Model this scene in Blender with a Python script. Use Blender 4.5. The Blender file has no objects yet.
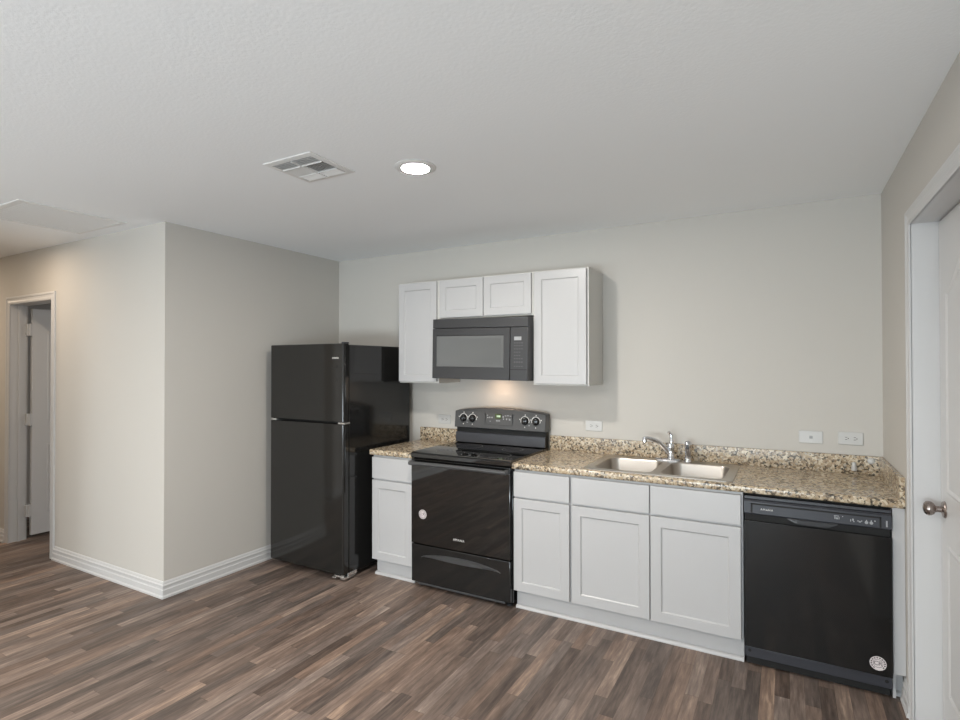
import bpy, bmesh, math, random
from mathutils import Matrix, Vector
random.seed(4)
S = bpy.context.scene
COL = S.collection
R = math.radians

# ------------------------------------------------------------------ camera, world, lights, exposure
W, H = 3.994, 2.4495          # right wall plane, ceiling height (back wall is y = 0, left wall x = 0)
YH, TW = -1.588, 0.115        # hallway wall plane, wall thickness
REAR, FARL = -8.4, -5.2       # wall behind the viewer, far left wall
cam_d = bpy.data.cameras.new('camera')
cam = bpy.data.objects.new('camera', cam_d); COL.objects.link(cam)
cam_d.sensor_width = 36.0
cam_d.lens = 545.71 * 36.0 / 960.0
cam_d.clip_start = 0.02
cam.matrix_world = (Matrix.Translation((3.5347, -3.6842, 1.5084)) @ Matrix.Rotation(0.5115, 4, 'Z')
                    @ Matrix.Rotation(math.pi / 2 + 0.0096, 4, 'X') @ Matrix.Rotation(-0.001, 4, 'Z'))
S.camera = cam

wd = bpy.data.worlds.new('sky'); S.world = wd; wd.use_nodes = True
bg = wd.node_tree.nodes['Background']
bg.inputs['Color'].default_value = (0.75, 0.87, 1.0, 1); bg.inputs['Strength'].default_value = 1.0

S.view_settings.view_transform = 'Standard'
S.view_settings.look = 'None'
S.view_settings.gamma = 1.0
S.view_settings.use_curve_mapping = False
S.view_settings.exposure = 0.09


def area(name, loc, rot, sx, sy, power, col, shape='RECTANGLE'):
    d = bpy.data.lights.new(name, 'AREA'); d.shape = shape; d.size = sx
    if shape == 'RECTANGLE': d.size_y = sy
    d.energy = power; d.color = col
    o = bpy.data.objects.new(name, d); COL.objects.link(o)
    o.location = loc; o.rotation_euler = rot
    return o


# added window panels: skylight, and upturned fills to brighten the ceiling; then the lamps
WARM, COOL, FILL_TINT = (1.0, 0.80, 0.60), (0.86, 0.94, 1.0), (0.81, 0.93, 1.0)
P_SKY_REAR, P_FILL_REAR, P_SKY_SIDE, P_FILL_SIDE, P_ROOM, P_HALL, P_BEDROOM, LENS = 3, 76, 3, 70, 30, 6.5, 9, 600
WIN = [(-0.5, 1.3), (1.8, 3.6)]                  # x ranges of the windows in the wall behind the viewer
SIDE = [(-7.6, -6.2), (-5.5, -4.1)]               # y ranges of unseen right-wall windows, added to light the ceiling
WZ = (0.25, 2.2)
for k, (a, b) in enumerate(WIN):
    area('sky_rear', ((a + b) / 2, REAR + 0.05, sum(WZ) / 2), (R(90), 0, 0), b - a - .1, WZ[1] - WZ[0] - .1, P_SKY_REAR, COOL)
    area('ceiling_fill_rear', ((a + b) / 2, REAR + 0.35, .5), (R(112), 0, 0), b - a - .1, .8, P_FILL_REAR * (.7, 1.25)[k], FILL_TINT)  # upturned fill added inside the room to lift the ceiling
for k, (a, b) in enumerate(SIDE):
    area('sky_side', (W - 0.05, (a + b) / 2, sum(WZ) / 2), (R(90), 0, R(90)), b - a - .1, WZ[1] - WZ[0] - .1, P_SKY_SIDE, COOL)
    area('ceiling_fill_side', (W - 0.35, (a + b) / 2, .5), (R(150), 0, R(90)), b - a - .1, .8, P_FILL_SIDE * (1.0, .15)[k], FILL_TINT)  # side fill, added and tilted towards the ceiling
# unseen ceiling lights added to brighten the open room, then the hallway lights
for (x, y) in [(2.0, -4.0), (0.2, -4.3), (2.0, -6.2), (0.2, -6.2)]:
    area('room_fill', (x, y, H - .02), (0, 0, 0), .15, .15, P_ROOM, (1, .90, .80), 'DISK')
for (x, y, k) in [(-1.4, -2.12, .9), (-3.3, -2.12, 2.2)]:  # near one read from the warm wall; far one added to brighten
    area('hall_light', (x, y, H - .02), (0, 0, 0), .15, .15, P_HALL * k, WARM, 'DISK')
area('bedroom_fill', (-1.2, 0.2, H - .02), (0, 0, 0), .2, .2, P_BEDROOM, WARM, 'DISK')  # unseen light added to brighten the room behind the hallway door

# ------------------------------------------------------------------ materials
def mat(name, col, rough=.5, metal=0., spec=.5, bump=0., bscale=60., bdist=.002, coat=0.):
    m = bpy.data.materials.new(name); m.use_nodes = True
    nt = m.node_tree; b = nt.nodes['Principled BSDF']
    b.inputs['Base Color'].default_value = (*col, 1)
    b.inputs['Roughness'].default_value = rough
    b.inputs['Metallic'].default_value = metal
    b.inputs['Specular IOR Level'].default_value = spec
    b.inputs['Coat Weight'].default_value = coat
    tc = nt.nodes.new('ShaderNodeTexCoord')
    n = nt.nodes.new('ShaderNodeTexNoise'); n.inputs['Scale'].default_value = bscale; n.inputs['Detail'].default_value = 3
    nt.links.new(tc.outputs['Object'], n.inputs['Vector'])
    if bump:
        bp = nt.nodes.new('ShaderNodeBump'); bp.inputs['Strength'].default_value = bump; bp.inputs['Distance'].default_value = bdist
        nt.links.new(n.outputs['Fac'], bp.inputs['Height']); nt.links.new(bp.outputs['Normal'], b.inputs['Normal'])
    else:                                          # faint unevenness of the gloss
        mr = nt.nodes.new('ShaderNodeMapRange')
        mr.inputs['To Min'].default_value = max(0.0, rough - .02); mr.inputs['To Max'].default_value = rough + .02
        nt.links.new(n.outputs['Fac'], mr.inputs['Value']); nt.links.new(mr.outputs['Result'], b.inputs['Roughness'])
    return m


def emit(name, col, strength):
    m = mat(name, (0.8, 0.8, 0.8), .4)
    b = m.node_tree.nodes['Principled BSDF']
    b.inputs['Emission Color'].default_value = (*col, 1); b.inputs['Emission Strength'].default_value = strength
    return m


M = {}
M['wall'] = mat('greige_wall_paint', (0.575, 0.553, 0.515), .75, bump=.12, bscale=170, bdist=.0015)
M['ceiling'] = mat('textured_ceiling_paint', (0.90, 0.92, 0.935), .85, bump=.22, bscale=85, bdist=.004)
M['trim'] = mat('white_trim_paint', (0.61, 0.61, 0.61), .35)
M['door'] = mat('white_door_paint', (0.64, 0.64, 0.64), .38)
M['cab'] = mat('white_cabinet_lacquer', (0.50, 0.50, 0.505), .32)
M['cabside'] = mat('lightened_cabinet_side_veneer', (0.62, 0.61, 0.58), .45)  # beige veneer, lightened to offset the shade on the side
M['gloss'] = mat('black_gloss_enamel', (0.012, 0.012, 0.012), .10)
M['fridge'] = mat('black_textured_enamel', (0.0165, 0.016, 0.015), .10, bump=.03, bscale=420, bdist=.0006)
M['glass'] = mat('black_oven_glass', (0.004, 0.004, 0.004), .035, spec=.85)
M['plastic'] = mat('black_satin_plastic', (0.032, 0.033, 0.036), .36)
M['greypl'] = mat('charcoal_panel_plastic', (0.065, 0.066, 0.068), .38)
M['bluepl'] = mat('slate_panel_plastic', (0.036, 0.038, 0.047), .34)
M['micro'] = mat('black_microwave_plastic', (0.030, 0.031, 0.034), .34)
M['matte'] = mat('dark_recess', (0.006, 0.006, 0.006), .7)
M['screen'] = mat('perforated_oven_screen', (0.115, 0.12, 0.122), .22)
M['white'] = mat('white_print', (0.75, 0.74, 0.72), .5)
M['greyprint'] = mat('grey_print', (0.35, 0.36, 0.37), .5)
M['plate'] = mat('white_wall_plate_plastic', (0.57, 0.565, 0.55), .3)
M['slot'] = mat('outlet_slot', (0.05, 0.045, 0.04), .6)
M['steel'] = mat('brushed_stainless', (0.50, 0.465, 0.425), .30, 1.0, bump=.03, bscale=300, bdist=.0005)
M['chrome'] = mat('polished_chrome', (0.72, 0.72, 0.74), .07, 1.0)
M['zinc'] = mat('bright_zinc', (0.8, 0.79, 0.77), .25, .85)
M['bronze'] = mat('satin_nickel_bronze', (0.36, 0.31, 0.285), .27, 1.0)
M['vent'] = mat('white_vent_enamel', (0.76, 0.76, 0.75), .4)
M['duct'] = mat('grey_duct', (0.55, 0.55, 0.55), .8)
M['sticker'] = mat('silver_sticker', (0.72, 0.66, 0.66), .35)
M['ink'] = mat('sticker_ink', (0.06, 0.04, 0.045), .5)
M['clock'] = emit('green_clock_digits', (0.35, 0.9, 0.15), .35)
M['clockbg'] = mat('green_clock_window', (0.05, 0.075, 0.02), .2)
M['lens'] = emit('lit_lamp_lens', (1.0, 0.94, 0.86), LENS)
M['hood'] = emit('lit_hood_lens', (1.0, 0.70, 0.48), 38.0)


def wood():
    m = bpy.data.materials.new('brown_strip_plank_floor'); m.use_nodes = True
    nt = m.node_tree; L = nt.links.new; b = nt.nodes['Principled BSDF']
    def N(t, **k):
        n = nt.nodes.new(t)
        for a, v in k.items(): setattr(n, a, v)
        return n
    def math_(op, a, c=None):
        n = N('ShaderNodeMath', operation=op)
        for i, v in enumerate((a, c)):
            if v is None: continue
            if isinstance(v, (int, float)): n.inputs[i].default_value = v
            else: L(v, n.inputs[i])
        return n.outputs[0]
    tc = N('ShaderNodeTexCoord'); sp = N('ShaderNodeSeparateXYZ'); L(tc.outputs['Object'], sp.inputs[0])
    X, Y = sp.outputs[0], sp.outputs[1]
    u = math_('DIVIDE', X, .060); row = math_('FLOOR', u)
    wn = N('ShaderNodeTexWhiteNoise', noise_dimensions='1D'); L(row, wn.inputs['W'])
    ln = math_('ADD', math_('MULTIPLY', wn.outputs['Value'], .34), .52)
    v = math_('ADD', math_('DIVIDE', Y, ln), math_('MULTIPLY', wn.outputs['Value'], 37.7))
    cell = math_('FLOOR', v)
    cv = N('ShaderNodeCombineXYZ'); L(row, cv.inputs[0]); L(cell, cv.inputs[1])
    w2 = N('ShaderNodeTexWhiteNoise', noise_dimensions='3D'); L(cv.outputs[0], w2.inputs['Vector'])
    # grain, stretched along the strip and shifted per strip
    gv = N('ShaderNodeCombineXYZ'); L(math_('MULTIPLY', X, 64.0), gv.inputs[0]); L(math_('MULTIPLY', Y, 6.0), gv.inputs[1]); L(math_('MULTIPLY', w2.outputs['Value'], 90.0), gv.inputs[2])
    g = N('ShaderNodeTexNoise'); L(gv.outputs[0], g.inputs['Vector']); g.inputs['Scale'].default_value = 1.0; g.inputs['Detail'].default_value = 6; g.inputs['Roughness'].default_value = .62
    gv2 = N('ShaderNodeCombineXYZ'); L(math_('MULTIPLY', X, 13.0), gv2.inputs[0]); L(math_('MULTIPLY', Y, 2.2), gv2.inputs[1]); L(math_('MULTIPLY', w2.outputs['Value'], 50.0), gv2.inputs[2])
    g2 = N('ShaderNodeTexNoise'); L(gv2.outputs[0], g2.inputs['Vector']); g2.inputs['Scale'].default_value = 1.0; g2.inputs['Detail'].default_value = 3
    t = math_('ADD', math_('ADD', math_('MULTIPLY', w2.outputs['Value'], .44), math_('MULTIPLY', g.outputs['Fac'], 1.05)), math_('MULTIPLY', g2.outputs['Fac'], .62))
    t = math_('SUBTRACT', t, .56)
    r = N('ShaderNodeValToRGB'); L(t, r.inputs[0]); e = r.color_ramp.elements
    e[0].position = 0.0; e[0].color = (0.050, 0.037, 0.031, 1)
    e[1].position = 1.0; e[1].color = (0.50, 0.38, 0.30, 1)
    for p, c in ((.28, (0.104, 0.078, 0.065, 1)), (.52, (0.170, 0.127, 0.106, 1)), (.75, (0.265, 0.20, 0.163, 1))):
        x = r.color_ramp.elements.new(p); x.color = c
    hs = N('ShaderNodeHueSaturation'); L(r.outputs[0], hs.inputs['Color'])
    L(math_('ADD', math_('MULTIPLY', w2.outputs['Color'], .5), .72), hs.inputs['Saturation'])
    # dark seams
    fu = math_('FRACT', u); seam = math_('LESS_THAN', math_('MINIMUM', fu, math_('SUBTRACT', 1.0, fu)), .014)
    fv = math_('FRACT', v); seam2 = math_('LESS_THAN', math_('MULTIPLY', math_('MINIMUM', fv, math_('SUBTRACT', 1.0, fv)), ln), .0012)
    sm = math_('MAXIMUM', seam, seam2)
    mx = N('ShaderNodeMix', data_type='RGBA'); L(math_('MULTIPLY', sm, .42), mx.inputs['Factor']); L(hs.outputs[0], mx.inputs[6]); mx.inputs[7].default_value = (0.03, 0.02, 0.016, 1)
    L(mx.outputs[2], b.inputs['Base Color'])
    b.inputs['Roughness'].default_value = .46; b.inputs['Specular IOR Level'].default_value = .35
    bp = N('ShaderNodeBump'); bp.inputs['Strength'].default_value = .10; bp.inputs['Distance'].default_value = .0015
    L(math_('SUBTRACT', g.outputs['Fac'], sm), bp.inputs['Height']); L(bp.outputs['Normal'], b.inputs['Normal'])
    return m


def granite():
    m = bpy.data.materials.new('speckled_tan_granite'); m.use_nodes = True
    nt = m.node_tree; L = nt.links.new; b = nt.nodes['Principled BSDF']
    tc = nt.nodes.new('ShaderNodeTexCoord')
    dn = nt.nodes.new('ShaderNodeTexNoise'); dn.inputs['Scale'].default_value = 55; L(tc.outputs['Object'], dn.inputs['Vector'])
    ad = nt.nodes.new('ShaderNodeMix'); ad.data_type = 'VECTOR'; ad.inputs[0].default_value = .022
    L(tc.outputs['Object'], ad.inputs[4]); L(dn.outputs['Color'], ad.inputs[5])
    def vor(scale):
        v = nt.nodes.new('ShaderNodeTexVoronoi'); v.inputs['Scale'].default_value = scale; L(ad.outputs[1], v.inputs['Vector'])
        s = nt.nodes.new('ShaderNodeSeparateColor'); L(v.outputs['Color'], s.inputs[0]); return s
    s1, s2 = vor(96), vor(190)
    r = nt.nodes.new('ShaderNodeValToRGB'); r.color_ramp.interpolation = 'CONSTANT'; L(s1.outputs[0], r.inputs[0])
    e = r.color_ramp.elements; e[0].position = 0; e[0].color = (0.42, 0.315, 0.20, 1); e[1].position = .24; e[1].color = (0.56, 0.465, 0.33, 1)
    for p, c in ((.44, (0.27, 0.19, 0.115, 1)), (.57, (0.68, 0.60, 0.46, 1)), (.70, (0.10, 0.07, 0.045, 1)), (.80, (0.018, 0.015, 0.013, 1)), (.93, (0.40, 0.36, 0.30, 1))):
        x = e.new(p); x.color = c
    r2 = nt.nodes.new('ShaderNodeValToRGB'); r2.color_ramp.interpolation = 'CONSTANT'; L(s2.outputs[1], r2.inputs[0])
    e = r2.color_ramp.elements; e[0].position = 0; e[0].color = (0.04, 0.033, 0.028, 1); e[1].position = .12; e[1].color = (0.62, 0.53, 0.40, 1)
    for p, c in ((.5, (0.44, 0.33, 0.22, 1)), (.8, (0.70, 0.64, 0.53, 1))):
        x = e.new(p); x.color = c
    mx = nt.nodes.new('ShaderNodeMix'); mx.data_type = 'RGBA'; mx.inputs[0].default_value = .20
    L(r.outputs[0], mx.inputs[6]); L(r2.outputs[0], mx.inputs[7])
    L(mx.outputs[2], b.inputs['Base Color'])
    b.inputs['Roughness'].default_value = .16
    return m


M['floor'] = wood()
M['granite'] = granite()

gl = bpy.data.materials.new('window_glass'); gl.use_nodes = True
_b = gl.node_tree.nodes['Principled BSDF']; _b.inputs['Transmission Weight'].default_value = 1; _b.inputs['Roughness'].default_value = 0; _b.inputs['IOR'].default_value = 1.05
M['wglass'] = gl

# ------------------------------------------------------------------ mesh helpers (world coordinates; obj() rebases on the parent)
ORIGIN = {}


def prop(o, label=None, cat=None, group=None, kind=None):
    if label: o['label'] = label
    if cat: o['category'] = cat
    if group: o['group'] = group
    if kind: o['kind'] = kind
    return o


def thing(name, loc, label, cat, group=None):
    o = bpy.data.objects.new(name, None); COL.objects.link(o)
    o.location = loc; o.empty_display_size = .05
    ORIGIN[o] = Vector(loc)
    return prop(o, label, cat, group)


def obj(name, bm, m, parent=None, smooth=20):
    me = bpy.data.meshes.new(name)
    if parent is not None:
        org = ORIGIN[parent]
        bmesh.ops.translate(bm, verts=bm.verts, vec=-org)
    bmesh.ops.recalc_face_normals(bm, faces=bm.faces)
    bm.to_mesh(me); bm.free()
    me.materials.append(M[m] if isinstance(m, str) else m)
    for p in me.polygons: p.use_smooth = True
    me.set_sharp_from_angle(angle=R(smooth))
    o = bpy.data.objects.new(name, me); COL.objects.link(o)
    if parent is not None:
        o.parent = parent; ORIGIN[o] = ORIGIN[parent]
    else:
        ORIGIN[o] = Vector((0, 0, 0))
    return o


def dup(root, dloc, label, **kw):
    def cp(o, par):
        c = o.copy(); COL.objects.link(c)
        if par is not None: c.parent = par
        for ch in list(o.children):
            cp(ch, c)
        return c
    r = cp(root, None); r.location = Vector(root.location) + Vector(dloc)
    return prop(r, label, **kw)


def B(): return bmesh.new()


def box(bm, x0, x1, y0, y1, z0, z1, bev=0., seg=2):
    vs = [bm.verts.new((x, y, z)) for x in (x0, x1) for y in (y0, y1) for z in (z0, z1)]
    q = [(0, 1, 3, 2), (4, 6, 7, 5), (0, 4, 5, 1), (2, 3, 7, 6), (0, 2, 6, 4), (1, 5, 7, 3)]
    fs = [bm.faces.new([vs[i] for i in f]) for f in q]
    if bev:
        es = list({e for f in fs for e in f.edges})
        bmesh.ops.bevel(bm, geom=es, offset=bev, segments=seg, affect='EDGES', profile=.5)
    return vs


def bx(x0, x1, y0, y1, z0, z1, bev=0., seg=2):
    bm = B(); box(bm, x0, x1, y0, y1, z0, z1, bev, seg); return bm


def prism(bm, pts, axis, a, b):
    """extrude a closed 2-D outline along an axis: 'x' takes (y,z), 'y' takes (x,z), 'z' takes (x,y)"""
    def P(p, t):
        return {'x': (t, p[0], p[1]), 'y': (p[0], t, p[1]), 'z': (p[0], p[1], t)}[axis]
    A = [bm.verts.new(P(p, a)) for p in pts]; C = [bm.verts.new(P(p, b)) for p in pts]
    n = len(pts)
    bm.faces.new(A); bm.faces.new(C)
    for i in range(n):
        bm.faces.new((A[i], A[(i + 1) % n], C[(i + 1) % n], C[i]))


def lathe(bm, prof, c=(0, 0, 0), axis='z', n=36, cap0=True, cap1=True):
    def P(r, t, a):
        u, v = r * math.cos(a), r * math.sin(a)
        q = {'z': (u, v, t), 'y': (u, t, v), 'x': (t, u, v)}[axis]
        return (q[0] + c[0], q[1] + c[1], q[2] + c[2])
    rings = [[bm.verts.new(P(r, t, 2 * math.pi * i / n)) for i in range(n)] for r, t in prof]
    for A, C in zip(rings, rings[1:]):
        for i in range(n):
            bm.faces.new((A[i], A[(i + 1) % n], C[(i + 1) % n], C[i]))
    if cap0: bm.faces.new(rings[0])
    if cap1: bm.faces.new(rings[-1])


def tube(bm, pts, rad, n=16):
    pts = [Vector(p) for p in pts]
    rads = rad if isinstance(rad, (list, tuple)) else [rad] * len(pts)
    rings = []; up = Vector((0.123, 0.31, 0.94)).normalized()
    for i, p in enumerate(pts):
        t = (pts[min(i + 1, len(pts) - 1)] - pts[max(i - 1, 0)]).normalized()
        s = t.cross(up).normalized(); v = s.cross(t)
        up = v
        rings.append([bm.verts.new(p + rads[i] * (math.cos(2 * math.pi * k / n) * s + math.sin(2 * math.pi * k / n) * v)) for k in range(n)])
    for A, C in zip(rings, rings[1:]):
        for i in range(n): bm.faces.new((A[i], A[(i + 1) % n], C[(i + 1) % n], C[i]))
    bm.faces.new(rings[0]); bm.faces.new(rings[-1])


def smooth_path(pts, k=8):
    pts = [Vector(p) for p in pts]; out = []
    for i in range(len(pts) - 1):
        p0, p1, p2, p3 = pts[max(i - 1, 0)], pts[i], pts[i + 1], pts[min(i + 2, len(pts) - 1)]
        for j in range(k):
            t = j / k
            out.append(.5 * ((2 * p1) + (-p0 + p2) * t + (2 * p0 - 5 * p1 + 4 * p2 - p3) * t * t + (-p0 + 3 * p1 - 3 * p2 + p3) * t ** 3))
    return out + [pts[-1]]


def rrect(x0, x1, y0, y1, r, n=6):
    out = []
    for cx, cy, a in ((x1 - r, y1 - r, 0), (x0 + r, y1 - r, 90), (x0 + r, y0 + r, 180), (x1 - r, y0 + r, 270)):
        for i in range(n + 1):
            t = R(a + 90 * i / n); out.append((cx + r * math.cos(t), cy + r * math.sin(t)))
    return out


def loops(bm, L, closed_end=True, closed_start=False):
    """bridge equal-length vertex loops given as lists of points"""
    V = [[bm.verts.new(p) for p in l] for l in L]
    n = len(V[0])
    for A, C in zip(V, V[1:]):
        for i in range(n): bm.faces.new((A[i], A[(i + 1) % n], C[(i + 1) % n], C[i]))
    if closed_end: bm.faces.new(V[-1])
    if closed_start: bm.faces.new(V[0])
    return V


def shaker(x0, x1, z0, z1, yf, t=.018, rail=.055, rec=.007):
    """flat-panel framed door facing -y"""
    bm = B()
    def ring(d, y): return [(x0 + d, y, z0 + d), (x1 - d, y, z0 + d), (x1 - d, y, z1 - d), (x0 + d, y, z1 - d)]
    loops(bm, [ring(0, yf + t), ring(0, yf + .0025), ring(.0008, yf + .0008), ring(.0025, yf), ring(rail, yf), ring(rail + .002, yf + .003), ring(rail + .007, yf + rec), ring(rail + .009, yf + rec)], True, True)
    return bm


def text_mesh(s, size, origin, extrude=.0004, spacing=1.0, align='CENTER', shear=0.0):
    """lettering facing -y, standing in the x-z plane"""
    cu = bpy.data.curves.new('lettering', 'FONT'); cu.body = s; cu.size = size; cu.extrude = extrude
    cu.align_x = align; cu.align_y = 'CENTER'; cu.space_character = spacing; cu.shear = shear
    o = bpy.data.objects.new('lettering', cu); COL.objects.link(o)
    dg = bpy.context.evaluated_depsgraph_get(); dg.update()
    me = bpy.data.meshes.new_from_object(o.evaluated_get(dg))
    bpy.data.objects.remove(o); bpy.data.curves.remove(cu)
    bm = B(); bm.from_mesh(me); bpy.data.meshes.remove(me)
    bmesh.ops.rotate(bm, verts=bm.verts, cent=(0, 0, 0), matrix=Matrix.Rotation(math.pi / 2, 3, 'X'))
    bmesh.ops.translate(bm, verts=bm.verts, vec=origin)
    return bm


def struct(name, bm, m, parent=None, smooth=20):
    o = obj(name, bm, m, parent, smooth)
    if parent is None: o['kind'] = 'structure'
    return o


# ------------------------------------------------------------------ the room
XR = W + TW
struct('floor', bx(FARL - .2, 5.2, REAR - .2, 2.2, -.06, 0), 'floor')
struct('ceiling', bx(FARL - .2, 5.2, REAR - .2, 2.2, H, H + .08), 'ceiling')
struct('wall_back', bx(0, 5.2, 0, TW, 0, H), 'wall')
struct('wall_left', bx(-TW, 0, YH + TW, TW, 0, H), 'wall')
# hallway wall with its doorway
DX0, DX1, DZ = -2.24, -1.502, 2.035
bm = B()
prism(bm, [(FARL, 0), (DX0, 0), (DX0, DZ), (DX1, DZ), (DX1, 0), (0, 0), (0, H), (FARL, H)], 'y', YH, YH + TW)
struct('wall_hallway', bm, 'wall')
# right wall with its doorway and, behind the viewer, the added windows
PY0, PY1, PZ = -1.615, -.800, 2.105
bm = B()
(c0, c1), (d0, d1) = SIDE
for y0, y1, z0, z1 in ((REAR, c0, 0, H), (c0, c1, 0, WZ[0]), (c0, c1, WZ[1], H), (c1, d0, 0, H), (d0, d1, 0, WZ[0]), (d0, d1, WZ[1], H)):
    box(bm, W, XR, y0, y1, z0, z1)
prism(bm, [(d1, 0), (PY0, 0), (PY0, PZ), (PY1, PZ), (PY1, 0), (0, 0), (0, H), (d1, H)], 'x', W, XR)
struct('wall_right', bm, 'wall')
# wall behind the viewer with its windows, and the far left wall
(a0, a1), (b0, b1) = WIN
bm = B()
for x0, x1, z0, z1 in ((-.87, a0, 0, H), (a1, b0, 0, H), (b1, XR, 0, H), (a0, a1, 0, WZ[0]), (a0, a1, WZ[1], H), (b0, b1, 0, WZ[0]), (b0, b1, WZ[1], H)):
    box(bm, x0, x1, REAR - TW, REAR, z0, z1)
struct('wall_rear', bm, 'wall')
struct('wall_living_left', bx(-.87, -.75, REAR, -2.72, 0, H), 'wall')
struct('wall_corridor', bx(FARL, -.87, -2.84, -2.72, 0, H), 'wall')
struct('wall_far_left', bx(FARL - TW, FARL, REAR, 2.0, 0, H), 'wall')
# the room behind the hallway door
struct('wall_bedroom_back', bx(FARL, -TW, 1.9, 2.0, 0, H), 'wall')
struct('wall_bedroom_left', bx(-3.7, -3.6, YH + TW, 1.9, 0, H), 'wall')
# the closet behind the right door
struct('wall_closet', bx(5.05, 5.15, -3.2, 0, 0, H), 'wall')
struct('wall_closet_front', bx(XR, 5.15, -3.3, -3.2, 0, H), 'wall')
for i, (a, b) in enumerate(WIN):
    bm = B()
    for x0, x1, z0, z1 in ((a, a + .05, *WZ), (b - .05, b, *WZ), (a, b, WZ[0], WZ[0] + .05), (a, b, WZ[1] - .05, WZ[1]), (a, b, sum(WZ) / 2 - .02, sum(WZ) / 2 + .02)):
        box(bm, x0, x1, REAR - .09, REAR - .03, z0, z1, .004)
    w = struct('window_%d' % (i + 1), bm, 'trim')
    obj('pane', bx(a + .04, b - .04, REAR - .065, REAR - .06, WZ[0] + .04, WZ[1] - .04), 'wglass', w)

for i, (a, b) in enumerate(SIDE):
    bm = B()
    for y0, y1, z0, z1 in ((a, a + .05, *WZ), (b - .05, b, *WZ), (a, b, WZ[0], WZ[0] + .05), (a, b, WZ[1] - .05, WZ[1]), (a, b, sum(WZ) / 2 - .02, sum(WZ) / 2 + .02)):
        box(bm, W + .03, W + .09, y0, y1, z0, z1, .004)
    w = struct('window_%d' % (i + 3), bm, 'trim')  # unseen side windows, added for the light they bring
    obj('pane', bx(W + .06, W + .065, a + .04, b - .04, WZ[0] + .04, WZ[1] - .04), 'wglass', w)

# baseboards: one stepped profile (distance from wall, height)
BB = [(0, 0), (.020, 0), (.020, .012), (.0145, .020), (.0145, .052), (.0105, .058), (.0105, .071), (.0125, .076), (.0125, .082), (.007, .089), (.007, .094), (.0035, .103), (0, .106)]


def baseboard(name, path):
    """path: list of (x, y, nx, ny) wall points with the outward offset direction at each (mitred)"""
    bm = B()
    rows = [[bm.verts.new((x + nx * d, y + ny * d, z)) for d, z in BB] for x, y, nx, ny in path]
    for A, C in zip(rows, rows[1:]):
        for i in range(len(BB)):
            j = (i + 1) % len(BB); bm.faces.new((A[i], A[j], C[j], C[i]))
    bm.faces.new(rows[0]); bm.faces.new(rows[-1])
    return struct(name, bm, 'trim', smooth=10)


CW = .057
baseboard('baseboard_left', [(DX1 + CW - .004, YH, 0, -1), (0, YH, 1, -1), (0, -.001, 1, 0)])
baseboard('baseboard_hallway', [(FARL, YH, 0, -1), (DX0 - CW + .004, YH, 0, -1)])
baseboard('baseboard_living', [(-.75, REAR + .01, 1, 0), (-.75, -2.72, 1, 1), (FARL + .01, -2.72, 0, 1)])
baseboard('baseboard_right', [(W, PY1 + CW - .004, -1, 0), (W, -.600, -1, 0)])
baseboard('baseboard_back', [(0.02, 0, 0, -1), (.86, 0, 0, -1)])

# door casings: (outward from the opening, proud of the wall)
CS = [(-.006, 0), (-.006, .007), (.002, .010), (.012, .010), (.020, .007), (.034, .008), (.044, .013), (.053, .013), (.057, .010), (.057, 0)]


def casing(name, s0, s1, zt, plane, axis, out):
    bm = B()
    def P(s, z, d): return (s, plane + out * d, z) if axis == 'y' else (plane + out * d, s, z)
    rows = [[bm.verts.new(P(*q)) for q in ((s0 - u, 0, d), (s0 - u, zt + u, d), (s1 + u, zt + u, d), (s1 + u, 0, d))] for u, d in CS]
    for A, C in zip(rows, rows[1:]):
        for i in range(3): bm.faces.new((A[i], A[i + 1], C[i + 1], C[i]))
    return struct(name, bm, 'trim', smooth=10)


def jamb(name, s0, s1, zt, d0, d1, axis):
    t = .006
    bm = B(); pts = [(s0, 0), (s0, zt), (s1, zt), (s1, 0), (s1 - t, 0), (s1 - t, zt - t), (s0 + t, zt - t), (s0 + t, 0)]
    prism(bm, pts, axis, d0, d1)
    return struct(name, bm, 'trim')


casing('trim_1', PY0, PY1, PZ, W, 'x', -1)
jamb('trim_2', PY0, PY1, PZ, W - .002, XR + .002, 'x')
casing('trim_3', DX0, DX1, DZ, YH, 'y', -1)
jamb('trim_4', DX0, DX1, DZ, YH - .002, YH + TW + .002, 'y')
casing('trim_5', DX0, DX1, DZ, YH + TW, 'y', 1)
struct('trim_6', bx(DX0 + .006, DX0 + .017, YH + .055, YH + TW - .04, 0, DZ - .006), 'trim')      # door stop in the hallway jamb

# right door: closed, two moulded panels, the upper one arched
DXF = 4.084
def panel_outline(y0, y1, z0, z1, rise, n=14):
    """closed outline in (y,z); an eyebrow arch on top"""
    pts = [(y0, z0), (y1, z0), (y1, z1)]
    if rise:
        for i in range(1, n):
            t = i / n; y = y1 + (y0 - y1) * t
            pts.append((y, z1 + rise * .5 * (1 - math.cos(2 * math.pi * t))))
    pts.append((y0, z1))
    return pts


def inset(pts, d):
    cy = sum(p[0] for p in pts) / len(pts); cz = (min(p[1] for p in pts) + max(p[1] for p in pts)) / 2
    hy = max(p[0] for p in pts) - cy; hz = max(p[1] for p in pts) - cz
    return [(cy + (p[0] - cy) * (1 - d / hy), cz + (p[1] - cz) * (1 - d / hz)) for p in pts]


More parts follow.
